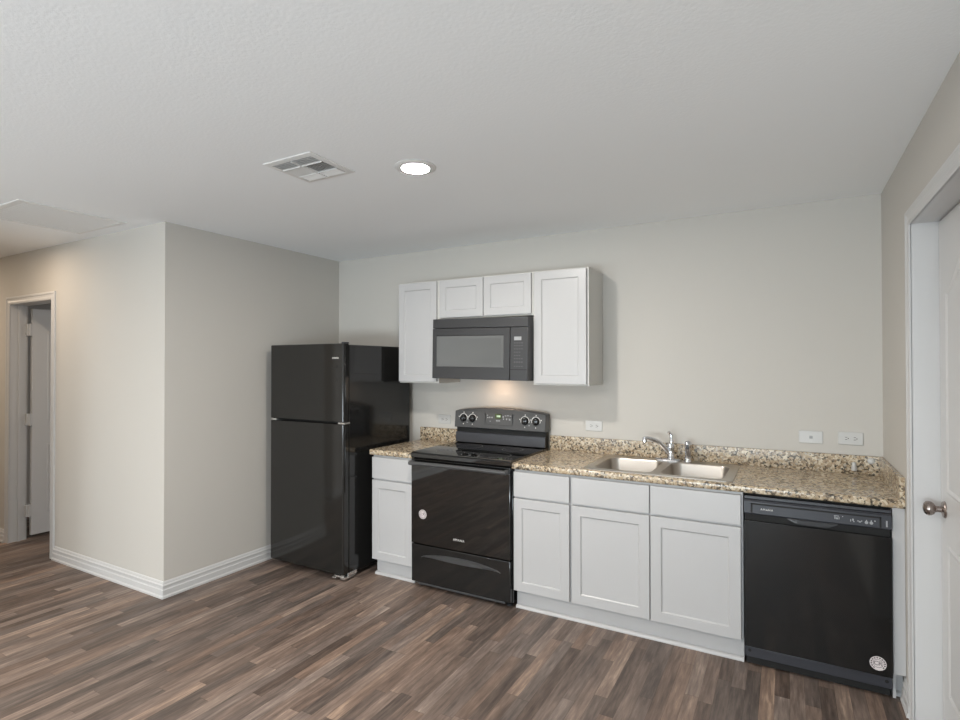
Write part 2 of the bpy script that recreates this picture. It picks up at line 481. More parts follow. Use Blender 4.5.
dy0, dy1 = PY0 + .009, PY1 - .009
bm = bx(DXF, DXF + .035, dy0, dy1, .012, PZ - .010, .0015)
door1 = struct('door_1', bm, 'door')
for z0, z1, rise in ((.20, .80, 0), (1.00, 1.80, .13)):
    o = panel_outline(dy0 + .105, dy1 - .105, z0, z1, rise)
    bm = B()
    loops(bm, [[(DXF + .0005, *p) for p in o], [(DXF - .005, *p) for p in inset(o, .008)], [(DXF - .005, *p) for p in inset(o, .013)], [(DXF + .000, *p) for p in inset(o, .024)], [(DXF - .003, *p) for p in inset(o, .042)]])
    obj('moulded_panel', bm, 'door', door1)
KY, KZ = -.872, .930
bm = B(); lathe(bm, [(.0335, 0), (.0335, -.003), (.030, -.0075), (.020, -.010), (.0125, -.013), (.0115, -.026), (.0135, -.031), (.022, -.036), (.0275, -.044), (.0290, -.052), (.0270, -.060), (.0200, -.0665), (.0100, -.0695), (.003, -.070)], (DXF, KY, KZ), 'x')
prop(obj('door_knob', bm, 'bronze', door1), 'satin bronze round door knob')

# hallway door: opened into the room behind, hinged on the left jamb
hx = DX0 + .005
bm = bx(hx, hx + .035, YH + TW + .028, YH + TW + .028 + .71, .035, 2.005, .0015)
door2 = struct('door_2', bm, 'door')
for z0, z1 in ((.22, .82), (1.0, 1.82)):
    bm = B(); y0, y1 = YH + TW + .028 + .11, YH + TW + .028 + .60
    def rg(d, x): return [(x, y0 + d, z0 + d), (x, y1 - d, z0 + d), (x, y1 - d, z1 - d), (x, y0 + d, z1 - d)]
    loops(bm, [rg(0, hx + .0345), rg(.008, hx + .040), rg(.013, hx + .040), rg(.024, hx + .035), rg(.042, hx + .038)])
    obj('moulded_panel', bm, 'door', door2)
for z in (.25, 1.04, 1.82):
    bm = B(); box(bm, hx + .003, hx + .040, YH + TW - .012, YH + TW + .032, z - .05, z + .05, .002)
    lathe(bm, [(.007, z - .052), (.007, z + .052)], (hx + .040, YH + TW + .010, 0), 'z', 12)
    obj('hinge', bm, 'trim', door2)

# ------------------------------------------------------------------ base cabinets
ZC = .9036
ZD = .8656           # underside of the counter
YB = -.609           # face frame
YD = -.6285          # door fronts
GB = 'white shaker base cabinets'


def base_cabinet(x0, x1, label, splits, toe=(0, 0), frame=(.002, .002)):
    t = thing('base_cabinet', ((x0 + x1) / 2, -.3, 0), label, 'cabinet', GB)
    bm = B(); a, b, zb, ze = x0 + .0005, x1 - .0005, .110, ZD - .0005
    box(bm, a, a + .016, YB + .019, -.003, zb, ze); box(bm, b - .016, b, YB + .019, -.003, zb, ze)
    box(bm, a + .016, b - .016, YB + .019, -.003, zb, zb + .016); box(bm, a + .016, b - .016, -.010, -.003, zb + .016, ze)
    obj('carcass', bm, 'cab', t)
    bm = B()
    box(bm, a, a + .040, YB, YB + .0188, zb, ze); box(bm, b - .040, b, YB, YB + .0188, zb, ze)
    for z0, z1 in ((zb, zb + .035), (.668, .715), (ze - .040, ze)): box(bm, a + .040, b - .040, YB, YB + .0188, z0, z1)
    if splits == 2: box(bm, (a + b) / 2 - .025, (a + b) / 2 + .025, YB + .0002, YB + .0187, zb + .035, ze - .040)
    obj('face_frame', bm, 'cab', t)
    tk = obj('toe_kick', bx(x0 + toe[0], x1 - toe[1], -.580, -.10, 0, .1095), 'cab', t)
    bm = B(); prism(bm, [(-.580, 0), (-.600, 0), (-.600, .006), (-.597, .013), (-.590, .018), (-.580, .020)], 'x', x0 + toe[0] - (.006 if toe[0] > .005 else 0), x1 - toe[1])
    obj('shoe_moulding', bm, 'cab', t)
    n = splits; xs0, xs1 = x0 + frame[0], x1 - frame[1]; w = (xs1 - xs0 - .006 * (n - 1)) / n
    for i in range(n):
        a = xs0 + i * (w + .006); b = a + w
        obj('drawer_front', bx(a, b, YD, YB - .0005, .6970, .850, .002), 'cab', t)
        obj('door', shaker(a, b, .118, .6860, YD, .0185), 'cab', t)
    return t


XA, XR0, XR1, XB, XS, XD = .9242, 1.2824, 2.0545, 2.424, 3.3395, 3.945
base_cabinet(XA, XR0, 'narrow white base cabinet between the black refrigerator and the black range', 1, (.012, .0))
base_cabinet(XR1, XB, 'narrow white base cabinet immediately right of the black range', 1, (.004, 0), (.002, .006))
base_cabinet(XB, XS, 'wide white two-door base cabinet under the stainless sink', 2, (0, 0), (.007, .010))

# filler beside the dishwasher
t = thing('filler_panel', (3.97, -.55, 0), 'narrow white filler panel between the black dishwasher and the right wall', 'panel')
obj('stile', bx(3.9475, W - .001, -.622, -.600, .118, ZD - .001, .001), 'cab', t)
obj('side_panel', bx(3.9475, 3.9595, -.6, -.01, 0.0, ZD - .001), 'cab', t)
obj('toe_kick', bx(3.9595, W - .004, -.560, -.545, 0, .12), 'cab', t)
bm = B(); prism(bm, [(-.560, 0), (-.578, 0), (-.578, .006), (-.574, .014), (-.560, .020)], 'x', 3.9595, W - .004)
obj('shoe_moulding', bm, 'cab', t)

# ------------------------------------------------------------------ countertops
YC = -.641
def counter_slab(x0, x1, hole=None, round_left=False):
    """slab with a rounded front edge (and left end); the sink cut-out leaves strips round the hole"""
    bm = B(); z0, z1, r, yb = ZD, ZC, .011, -.001
    ym = hole[2] if hole else yb
    pts = [(ym, z0)]
    for k in range(7):
        a = R(90 * k / 6); pts.append((YC + r - r * math.sin(a), z0 + r - r * math.cos(a)))
    for k in range(7):
        a = R(90 * k / 6); pts.append((YC + r - r * math.cos(a), z1 - r + r * math.sin(a)))
    pts.append((ym, z1))
    prism(bm, pts, 'x', x0, x1)
    if hole:
        box(bm, x0, x1, hole[3], yb, z0, z1); box(bm, x0, hole[0], ym, hole[3], z0, z1); box(bm, hole[1], x1, ym, hole[3], z0, z1)
        bmesh.ops.remove_doubles(bm, verts=bm.verts, dist=1e-6)
    if round_left:
        es = [e for e in bm.edges if all(abs(v.co.x - x0) < 1e-6 and abs(v.co.z - z1) < 1e-6 for v in e.verts)]
        bmesh.ops.bevel(bm, geom=es, offset=.006, segments=3, affect='EDGES', profile=.5)
    return bm


c = thing('countertop', (1.1, -.3, ZD), 'short speckled tan granite countertop between refrigerator and range', 'countertop', 'granite countertops')
obj('slab', counter_slab(.9135, 1.2865, None, True), 'granite', c)
obj('backsplash', bx(.915, 1.2865, -.021, -.001, ZC, 1.0056, .0015), 'granite', c)
c = thing('countertop', (3.0, -.3, ZD), 'long speckled tan granite countertop with the sink, right of the range', 'countertop', 'granite countertops')
HX0, HX1, HY0, HY1 = 2.515, 3.265, -.585, -.115
obj('slab', counter_slab(2.0505, W - .001, (HX0, HX1, HY0, HY1)), 'granite', c)
obj('backsplash', bx(2.0505, W - .001, -.021, -.001, ZC, 1.0056, .0015), 'granite', c)
obj('side_splash', bx(W - .021, W - .001, YC + .006, -.0215, ZC, 1.0056, .0015), 'granite', c)

# ------------------------------------------------------------------ sink
SX0, SX1, SY0, SY1 = 2.487, 3.290, -.605, -.058
s = thing('kitchen_sink', ((SX0 + SX1) / 2, -.33, ZC), 'stainless steel double bowl sink set into the granite countertop', 'sink')
bowls = [(2.535, 2.868, -.562, -.150), (2.916, 3.245, -.562, -.150)]
bm = B()
zt = ZC + .0045
outer = rrect(SX0 + .004, SX1 - .004, SY0 + .004, SY1 - .004, .030)
low = rrect(SX0, SX1, SY0, SY1, .034)
V = loops(bm, [[(x, y, ZC + .0004) for x, y in low], [(x, y, ZC + .003) for x, y in low], [(x, y, zt) for x, y in outer]], False)
edges = [e for e in bm.edges if all(abs(v.co.z - zt) < 1e-6 for v in e.verts)]
for b_ in bowls:
    vs = [bm.verts.new((x, y, zt)) for x, y in rrect(*b_, .055)]
    edges += [bm.edges.new((vs[i], vs[(i + 1) % len(vs)])) for i in range(len(vs))]
bmesh.ops.triangle_fill(bm, edges=edges, use_beauty=True, use_dissolve=False)
obj('rim', bm, 'steel', s, 30)
for b_ in bowls:
    x0, x1, y0, y1 = b_
    bm = B(); L_ = []
    for d, dz, r in ((0, 0, .055), (.002, -.003, .055), (.004, -.010, .055), (.010, -.115, .055), (.016, -.140, .055), (.030, -.158, .050), (.055, -.165, .040)):
        L_.append([(x, y, zt + dz) for x, y in rrect(x0 + d, x1 - d, y0 + d, y1 - d, r)])
    loops(bm, L_)
    bo = obj('bowl', bm, 'steel', s, 60)
    bm = B(); lathe(bm, [(.055, zt - .1648), (.053, zt - .162), (.040, zt - .1625), (.036, zt - .1645), (.012, zt - .1645)], ((x0 + x1) / 2, (y0 + y1) / 2 + .03, 0), 'z', 28)
    obj('drain_strainer', bm, 'chrome', bo)

# faucet
FX, FY = 2.898, -.098
z0 = zt + .0003
f = thing('faucet', (FX, FY, z0), 'chrome low-arc kitchen faucet with lever handle behind the sink', 'faucet')
bm = B()
o1, o2 = rrect(FX - .100, FX + .064, FY - .028, FY + .028, .027), rrect(FX - .093, FX + .057, FY - .021, FY + .021, .020)
loops(bm, [[(x, y, z0) for x, y in o1], [(x, y, z0 + .006) for x, y in o1], [(x, y, z0 + .013) for x, y in o2]], True, True)
obj('base_plate', bm, 'chrome', f)
bm = B(); lathe(bm, [(.026, z0 + .012), (.026, z0 + .020), (.022, z0 + .026), (.021, z0 + .070), (.023, z0 + .080), (.023, z0 + .090), (.019, z0 + .104), (.008, z0 + .111)], (FX, FY, 0), 'z', 28)
obj('body', bm, 'chrome', f, 40)
bm = B()
path = smooth_path([(FX - .008, FY - .006, z0 + .045), (FX - .030, FY - .020, z0 + .075), (FX - .062, FY - .042, z0 + .114), (FX - .098, FY - .066, z0 + .135), (FX - .130, FY - .088, z0 + .142), (FX - .144, FY - .098, z0 + .140)])
tube(bm, path, [.0155 - .0045 * i / (len(path) - 1) for i in range(len(path))])
ex, ey, ez = FX - .140, FY - .095, z0 + .142
lathe(bm, [(.006, ez + .009), (.0125, ez + .006), (.0135, ez), (.0135, ez - .026), (.011, ez - .028)], (ex, ey, 0), 'z', 24)
obj('spout', bm, 'chrome', f, 40)
bm = B()
tube(bm, smooth_path([(FX, FY, z0 + .098), (FX + .004, FY + .002, z0 + .125), (FX + .001, FY + .004, z0 + .158), (FX - .014, FY - .004, z0 + .180)]), [.0125] * 9 + [.0115] * 8 + [.010] * 8)
obj('lever_handle', bm, 'chrome', f, 40)
SXp = 3.000
f = thing('side_sprayer', (SXp, FY, zt), 'chrome side sprayer standing right of the faucet', 'sprayer')
bm = B(); lathe(bm, [(.026, zt + .0005), (.026, zt + .006), (.022, zt + .013), (.020, zt + .030), (.022, zt + .034)], (SXp, FY, 0), 'z', 24)
obj('holder', bm, 'chrome', f, 40)
bm = B(); lathe(bm, [(.016, zt + .030), (.0190, zt + .040), (.0195, zt + .064), (.0220, zt + .088), (.0225, zt + .106), (.0205, zt + .122), (.012, zt + .130)], (SXp, FY, 0), 'z', 24)
obj('spray_head', bm, 'chrome', f, 40)
obj('trigger', bx(SXp - .007, SXp + .007, FY - .026, FY - .012, zt + .082, zt + .108, .003), 'plastic', f)

# ------------------------------------------------------------------ refrigerator
FX0, FX1 = .103, .845
r = thing('refrigerator', ((FX0 + FX1) / 2, -.43, 0), 'tall black top-freezer refrigerator in the corner by the left wall', 'refrigerator')
obj('cabinet', bx(FX0 + .004, FX1, -.778, -.066, .030, 1.655, .005), 'gloss', r)


def fridge_door(name, z0, z1):
    bm = B(); sect = []
    x0, x1, yf, yb = FX0, FX1, -.836, -.784
    for i in range(7):
        a = R(90 * i / 6); sect.append((x0 + .012 - .012 * math.sin(a), yf + .012 - .012 * math.cos(a)))
    sect += [(x0, yb), (x1, yb)]
    for i in range(7):
        a = R(90 * i / 6); sect.append((x1 - .012 + .012 * math.cos(a), yf + .012 - .012 * math.sin(a)))
    n = len(sect)
    cx, cy = (x0 + x1) / 2, -.80
    def lv(z, d): return [(x + (d if x < cx else -d), y + (d if y < cy else 0), z) for x, y in sect]
    loops(bm, [lv(z0, .003), lv(z0 + .003, 0), lv(z1 - .003, 0), lv(z1, .003)], True, True)
    return obj(name, bm, 'fridge', r, 20)


fz = fridge_door('freezer_door', 1.110, 1.662)
fd = fridge_door('refrigerator_door', .046, 1.094)
obj('door_gasket', bx(FX0 + .02, FX1 - .012, -.784, -.7785, .06, 1.64), 'matte', r)
bm = B(); box(bm, FX1 - .0004, FX1 + .0055, -.822, -.800, 1.15, 1.655, .002)
obj('grip', bm, 'gloss', fz)
bm = B(); box(bm, FX1 - .0004, FX1 + .0055, -.822, -.800, .62, 1.085, .002)
obj('grip', bm, 'gloss', fd)
obj('logo', text_mesh('AMANA', .016, (FX1 - .075, -.8366, 1.560), .0006, 1.15), 'white', fz)
for dx, z in ((-.060, 1.500), (-.064, 1.405)):
    bm = B(); lathe(bm, [(.010, -.8355), (.010, -.8370), (.008, -.8385), (.002, -.8388)], (FX1 + dx, 0, z), 'y', 20)
    obj('hole_plug', bm, 'fridge', fz)
for x0, x1 in ((FX0 + .001, FX0 + .060), (FX1 - .055, FX1 + .004)):
    obj('hinge', bx(x0, x1, -.830, -.775, 1.0965, 1.1075, .001), 'zinc', r)
obj('hinge_cover', bx(FX1 - .030, FX1 - .003, -.826, -.775, 1.6625, 1.673, .003), 'plastic', r)
obj('base_grille', bx(FX0 + .02, FX1 - .02, -.752, -.740, .012, .044), 'matte', r)
bm = B()
box(bm, FX1 - .085, FX1 - .030, -.832, -.770, .028, .040, .001); box(bm, FX1 - .100, FX1 - .070, -.838, -.800, .018, .026, .001)
box(bm, FX1 - .035, FX1 + .006, -.826, -.720, .016, .030, .001); box(bm, FX1 - .004, FX1 + .006, -.790, -.705, .024, .052, .001)
box(bm, FX1 - .028, FX1 - .016, -.822, -.810, .026, .058, .001)
prop(obj('lower_hinge', bm, 'zinc', r), 'bright metal hinge bracket')
for x, y in ((FX0 + .06, -.72), (FX1 - .035, -.755), (FX0 + .06, -.12), (FX1 - .06, -.12)):
    bm = B(); lathe(bm, [(.018, x - .010), (.018, x + .010)], (0, y, .018), 'x', 18)
    box(bm, x - .014, x + .014, y - .010, y + .010, .018, .0315)
    obj('roller_foot', bm, 'plastic', r)

# ------------------------------------------------------------------ range
GX0, GX1 = 1.2905, 2.0465
g = thing('electric_range', ((GX0 + GX1) / 2, -.33, 0), 'black freestanding electric range with glass top and four control knobs', 'range')
obj('body', bx(GX0, GX1, -.618, -.030, .028, .892, .002), 'gloss', g)
bm = B(); prism(bm, [(-.646, .878), (-.650, .884), (-.650, .906), (-.644, .914), (-.630, .917), (-.035, .917), (-.035, .8925), (-.622, .8925), (-.622, .878)], 'x', GX0 - .001, GX1 + .001)
ct = obj('cooktop', bm, 'glass', g)
for x, y, q in ((1.50, -.50, .088), (1.86, -.50, .108), (1.50, -.235, .108), (1.86, -.235, .075)):
    bm = B(); lathe(bm, [(q, .9171), (q, .9176), (q - .003, .9176), (q - .003, .9171)], (x, y, 0), 'z', 48, False, False)
    obj('burner_ring', bm, 'greypl', ct)
od = obj('oven_door', bx(GX0 + .003, GX1 - .003, -.652, -.6185, .302, .872, .003), 'glass', g)
bm = B(); tube(bm, smooth_path([(GX0 + .012, -.690, .848), (1.45, -.694, .850), (1.67, -.696, .851), (1.89, -.694, .850), (GX1 - .012, -.690, .848)]), .0135)
for x in (GX0 + .02, GX1 - .02): box(bm, x - .012, x + .012, -.692, -.6515, .836, .861, .003)
obj('handle', bm, 'greypl', od)
obj('logo', text_mesh('AMANA', .021, (1.672, -.6524, .370), .0006, 1.25), 'white', od)


def sticker(x, y, z, rad, par, big):
    bm = B(); lathe(bm, [(rad, y), (rad, y - .0006)], (x, 0, z), 'y', 40)
    st = prop(obj('sticker', bm, 'sticker', par), 'round silver sticker with dark lettering')
    bm = B()
    n = 16
    for i in range(n):
        if i in (11, 12, 13) and big: continue
        a = 2 * math.pi * i / n; a2 = a + .24
        p = [(x + q * math.cos(t_), z + q * math.sin(t_)) for q, t_ in ((rad * .72, a), (rad * .90, a), (rad * .90, a2), (rad * .72, a2))]
        prism(bm, p, 'y', y - .0006, y - .0009)
    lathe(bm, [(rad * .60, y - .0006), (rad * .60, y - .0009), (rad * .55, y - .0009), (rad * .55, y - .0006)], (x, 0, z), 'y', 32, False, False)
    obj('print', bm, 'ink', st)
    obj('emblem', text_mesh('CR', rad * .85, (x, y - .0008, z), .0003, .85), 'ink', st)


sticker(1.388, -.652, .502, .031, od, False)
dr = obj('storage_drawer', bx(GX0 + .003, GX1 - .003, -.650, -.6185, .040, .294, .004), 'gloss', g)
# swooping drawer pull: a crescent lip standing out of the drawer front
bm = B(); n = 28; top, bot, tf, bf = [], [], [], []
for i in range(n + 1):
    u = i / n; x = 1.372 + u * (1.978 - 1.372)
    zt_ = .214 + .040 * math.sin(math.pi * u) ** .6; dep = .034 * math.sin(math.pi * u) ** .9 + .0008
    top.append((x, -.6495, zt_)); tf.append((x, -.650 - .020 * math.sin(math.pi * u) - .001, zt_ - .003)); bf.append((x, -.650 - .016 * math.sin(math.pi * u) - .001, zt_ - dep)); bot.append((x, -.6495, zt_ - dep - .004))
rows = [[bm.verts.new(p) for p in q] for q in (top, tf, bf, bot)]
for A, C_ in zip(rows, rows[1:]):
    for i in range(n): bm.faces.new((A[i], A[i + 1], C_[i + 1], C_[i]))
obj('drawer_pull', bm, 'greypl', dr, 60)
obj('bevel_highlight', bx(GX0 + .045, GX1 - .045, -.640, -.632, .024, .038, .002), 'greypl', g)  # grey strip put in for the highlight on the drawer's bottom bevel
for x in (GX0 + .04, GX1 - .04):
    for y in (-.58, -.10):
        bm = B(); lathe(bm, [(.02, 0), (.02, .010), (.010, .014), (.010, .030)], (x, y, 0), 'z', 18)
        obj('foot', bm, 'plastic', g)
# backguard: lower step, gap whose shade is painted near-black, arched control panel
bgd = obj('backguard', bx(GX0 + .014, GX1 - .002, -.078, -.026, .9172, 1.155, .004), 'matte', g)
bm = B(); prism(bm, [(-.079, .922), (-.096, .924), (-.090, .996), (-.079, .998)], 'x', GX0 + .014, GX1 - .002)
obj('lower_panel', bm, 'bluepl', bgd)
bm = B(); n = 24
prof = [(GX0 + .008, 1.034)] + [(GX0 + .008 + (GX1 - GX0 - .001) * i / n, 1.163 + .027 * math.sin(math.pi * i / n) - (.006 if i in (0, n) else 0)) for i in range(n + 1)] + [(GX1 + .007, 1.034)]
def lay(y0, slope, d): return [(x + (d if x < 1.67 else -d), y0 + slope * (z - 1.03), z - (d if z > 1.1 else -d)) for x, z in prof]
loops(bm, [lay(-.026, 0, 0), lay(-.100, .12, 0), lay(-.105, .12, .0015), lay(-.108, .12, .005)], True, True)
cp = obj('control_panel', bm, 'greypl', bgd, 15)
def cy(z): return -.108 + .12 * (z - 1.03)
for x in (1.379, 1.458, 1.893, 1.978):
    z = 1.106; y = cy(z)
    bm = B(); lathe(bm, [(.0350, y - .0001), (.0350, y - .0014), (.0310, y - .0014), (.0310, y)], (x, 0, z), 'y', 36, False, False)
    for dx, dz in ((0, .043), (0, -.044), (.041, .010), (-.041, .010)):
        box(bm, x + dx - .003, x + dx + .003, y - .0015 + .12 * dz, y + .004 + .12 * dz, z + dz - .004, z + dz + .004)
    obj('dial_marks', bm, 'white', cp)
    bm = B(); lathe(bm, [(.0275, y - .0005), (.0275, y - .006), (.022, y - .012), (.020, y - .024), (.012, y - .0255)], (x, 0, z), 'y', 30)
    box(bm, x - .0055, x + .0055, y - .031, y - .010, z - .023, z + .023, .002)
    k = obj('knob', bm, 'gloss', cp, 30)
fr = 1.565, 1.795
bm = B()
for x0, x1, z0_, z1_ in ((fr[0], fr[0] + .003, 1.068, 1.148), (fr[1] - .003, fr[1], 1.068, 1.148), (fr[0], fr[1], 1.066, 1.069)):
    box(bm, x0, x1, cy(1.105) - .006, cy(1.105) + .008, z0_, z1_)
obj('keypad_outline', bm, 'plastic', cp)
bm = B(); box(bm, 1.650, 1.702, cy(1.13) - .0028, cy(1.13) + .006, 1.112, 1.148)
ds = obj('clock_display', bm, 'clockbg', cp)
bm = B()
for x in (1.668, 1.680, 1.690): box(bm, x - .0032, x + .0032, cy(1.13) - .0042, cy(1.13) - .0015, 1.124, 1.138)
obj('digits', bm, 'clock', ds)
bm = B()
for x, z, w_, h_ in ((1.585, 1.135, .010, .006), (1.604, 1.120, .012, .010), (1.624, 1.120, .012, .010), (1.588, 1.118, .010, .008), (1.610, 1.092, .008, .005),
                     (1.664, 1.098, .009, .009), (1.676, 1.098, .009, .009), (1.688, 1.098, .009, .009), (1.716, 1.128, .008, .012), (1.735, 1.136, .012, .006), (1.755, 1.138, .014, .006), (1.775, 1.136, .012, .006),
                     (1.720, 1.112, .008, .010), (1.745, 1.112, .010, .012), (1.770, 1.110, .014, .012), (1.413, 1.075, .012, .005), (1.926, 1.075, .012, .005)):
    y = cy(z); box(bm, x - w_ / 2, x + w_ / 2, y - .0018, y + .003, z - h_ / 2, z + h_ / 2)
obj('panel_print', bm, 'greyprint', cp)

# ------------------------------------------------------------------ dishwasher
WX0, WX1 = 3.3455, 3.9435
d = thing('dishwasher', ((WX0 + WX1) / 2, -.33, 0), 'black built-in dishwasher under the right end of the countertop', 'dishwasher')
obj('tub', bx(WX0 + .006, WX1 - .006, -.598, -.04, .03, .858), 'matte', d)
obj('top_trim', bx(WX0 + .001, WX1 - .001, -.628, -.599, .838, .852, .001), 'bluepl', d)
bm = B(); prism(bm, [(-.599, .767), (-.636, .765), (-.640, .770), (-.640, .828), (-.632, .836), (-.599, .836)], 'x', WX0, WX1)
cpn = obj('control_panel', bm, 'bluepl', d)
bm = B()
for x0, x1, z0_, z1_ in ((WX0 + .030, WX0 + .038, .7705, .820), (WX1 - .045, WX1 - .038, .7705, .820), (WX0 + .030, WX1 - .038, .813, .820)):
    box(bm, x0, x1, -.6412, -.6388, z0_, z1_)
obj('panel_groove', bm, 'matte', cpn)
obj('logo', text_mesh('AMANA', .0135, (WX0 + .101, -.6404, .793), .0005, 1.25), 'white', cpn)
obj('door', bx(WX0, WX1, -.640, -.599, .104, .730, .0012), 'gloss', d)
obj('handle_recess', bx(WX0 + .004, WX1 - .004, -.618, -.599, .730, .766), 'matte', d)
# pocket grip lip under the control panel
bm = B(); n = 20; A_, B_, C2, D_ = [], [], [], []
for i in range(n + 1):
    u = i / n; x = 3.535 + .205 * u; q = min(1, math.sin(math.pi * u) * 1.8)
    A_.append((x, -.638, .7655)); B_.append((x, -.640 - .004 * q, .762)); C2.append((x, -.640 - .003 * q, .760 - .018 * q)); D_.append((x, -.622, .764 - .016 * q))
rows = [[bm.verts.new(p) for p in q] for q in (A_, B_, C2, D_)]
for P_, Q_ in zip(rows, rows[1:]):
    for i in range(n): bm.faces.new((P_[i], P_[i + 1], Q_[i + 1], Q_[i]))
obj('handle', bm, 'plastic', d, 60)
bm = B()
yk = -.6408
for x, z, w_, h_ in ((3.735, .803, .020, .003), (3.729, .794, .004, .011), (3.737, .792, .007, .008), (3.745, .794, .003, .011), (3.759, .803, .004, .003),
                     (3.790, .790, .003, .011), (3.799, .794, .006, .009), (3.802, .786, .005, .005), (3.818, .791, .006, .004), (3.825, .788, .007, .006), (3.832, .792, .003, .007)):
    box(bm, x - w_ / 2, x + w_ / 2, yk - .0004, yk + .002, z - h_ / 2, z + h_ / 2)
for x in (3.850, 3.868): lathe(bm, [(.0068, yk - .0004), (.0068, yk + .002)], (x, 0, .788), 'y', 18); box(bm, x - .002, x + .002, yk - .0004, yk + .002, .7945, .800)
box(bm, 3.879, 3.884, yk - .0004, yk + .002, .796, .801); box(bm, 3.922, 3.928, yk - .0004, yk + .002, .778, .806)
obj('control_print', bm, 'greyprint', cpn)
kp = obj('kick_plate', bx(WX0 + .001, WX1 - .001, -.630, -.600, .050, .100, .002), 'bluepl', d)
obj('lower_kick_plate', bx(WX0 + .006, WX1 - .006, -.600, -.590, .006, .052), 'matte', d)
for x in (WX0 + .022, WX1 - .022):
    bm = B(); lathe(bm, [(.0075, -.6295), (.0075, -.633), (.004, -.634)], (x, 0, .082), 'y', 16)
    obj('screw', bm, 'matte', kp)
sticker(3.889, -.640, .158, .0315, d, True)
for x in (WX0 + .05, WX1 - .05):
    for y in (-.55, -.10):
        bm = B(); lathe(bm, [(.018, 0), (.018, .006), (.008, .010), (.008, .031)], (x, y, 0), 'z', 16)
        obj('foot', bm, 'plastic', d)

# ------------------------------------------------------------------ wall cabinets and microwave
GW = 'white shaker wall cabinets'
ZU0, ZU1, ZM = 1.375, 2.1386, 1.846


def wall_cabinet(x0, x1, z0, z1, label, n, f0, f1):
    t = thing('wall_cabinet', ((x0 + x1) / 2, -.15, z0), label, 'cabinet', GW)
    obj('carcass', bx(x0 + .0005, x1 - .0005, -.3035, -.001, z0, z1, .001), 'cabside', t)
    w = (x1 - f1 - x0 - f0 - .006 * (n - 1)) / n
    for i in range(n):
        a = x0 + f0 + i * (w + .006)
        obj('door', shaker(a, a + w, z0 + .010, z1 - .008, -.3225, .0185, .052), 'cab', t)
    return t


UL, UM0, UM1, UR = .9254, 1.2885, 2.0505, 2.4365
wall_cabinet(UL, UM0, ZU0, ZU1, 'tall narrow white wall cabinet beside the refrigerator, left of the microwave', 1, .004, .012)
wall_cabinet(UM0, UM1, ZM, ZU1, 'short white two-door wall cabinet directly above the microwave', 2, .016, .010)
wall_cabinet(UM1, UR, ZU0, ZU1, 'tall white wall cabinet right of the microwave, with exposed right side', 1, .012, .013)

MX0, MX1, MZ0, MZ1 = 1.292, 2.046, 1.412, 1.8445
m = thing('microwave_oven', ((MX0 + MX1) / 2, -.2, MZ0), 'black over-the-range microwave mounted under the short wall cabinet', 'microwave')
bm = B(); prism(bm, [(-.004, MZ0 + .003), (-.340, MZ0 + .003), (-.362, MZ0 + .010), (-.362, MZ1 - .0005), (-.004, MZ1 - .0005)], 'x', MX0 + .004, MX1 - .002)
obj('body', bm, 'micro', m)
obj('vent_strip', bx(MX0, MX1, -.398, -.3625, 1.776, 1.842, .003), 'micro', m)
MD = 1.918
bm = B()
def mr(d, y, x0=MX0, x1=MD - .002, z0=MZ0 + .004, z1=1.773): return [(x0 + d, y, z0 + d), (x1 - d, y, z0 + d), (x1 - d, y, z1 - d), (x0 + d, y, z1 - d)]
wx = (1.322, 1.873, 1.497, 1.724)
loops(bm, [mr(0, -.3625), mr(0, -.398), mr(.002, -.400), mr(0, -.400, *wx), mr(.004, -.397, *wx), mr(.006, -.397, *wx)], False, True)
md = obj('door', bm, 'micro', m)
bm = B()
loops(bm, [mr(.005, -.3972, *wx), mr(.018, -.3972, *wx), mr(.034, -.3925, *wx)], True)
obj('window', bm, 'screen', md)
cpm = obj('control_panel', bx(MD + .001, MX1, -.398, -.3625, MZ0 + .004, 1.773, .002), 'micro', m)
obj('display', bx(1.948, 2.000, -.3995, -.397, 1.686, 1.710), 'greyprint', cpm)
bm = B()
for row, (z, hs) in enumerate(((1.668, .008), (1.650, .006), (1.628, .006), (1.606, .006), (1.584, .006), (1.563, .007), (1.540, .010), (1.512, .006))):
    for k in range(4):
        x = 1.947 + k * .0175
        if row in (3, 4, 5) and k == 3 and row != 5: continue
        box(bm, x, x + .0115, -.3988, -.3972, z - hs / 2, z + hs / 2)
obj('keypad', bm, 'greypl', cpm)
obj('panel_groove', bx(MD + .001, MX1, -.3986, -.397, 1.488, 1.4915), 'matte', cpm)
obj('hood_lamp', bx(1.62, 1.72, -.165, -.115, MZ0 - .001, MZ0 + .0027), 'hood', m)
obj('grease_filter', bx(1.36, 1.60, -.300, -.16, MZ0 + .0002, MZ0 + .0027), 'steel', m)
m.rotation_euler = (0, R(.9), 0); m.location.z -= .0062
obj('grease_filter', bx(1.74, 1.98, -.300, -.16, MZ0 + .0002, MZ0 + .0027), 'steel', m)

# ------------------------------------------------------------------ wall plates
GO = 'white horizontal duplex outlets'


def plate_mesh(x, z, w=.118, h=.072):
    bm = B()
    def rg(d, y): return [(px, y, pz) for px, pz in rrect(x - w / 2 + d, x + w / 2 - d, z - h / 2 + d, z + h / 2 - d, .004, 3)]
    loops(bm, [rg(0, -.0005), rg(0, -.003), rg(.003, -.006)], True, True)
    return bm


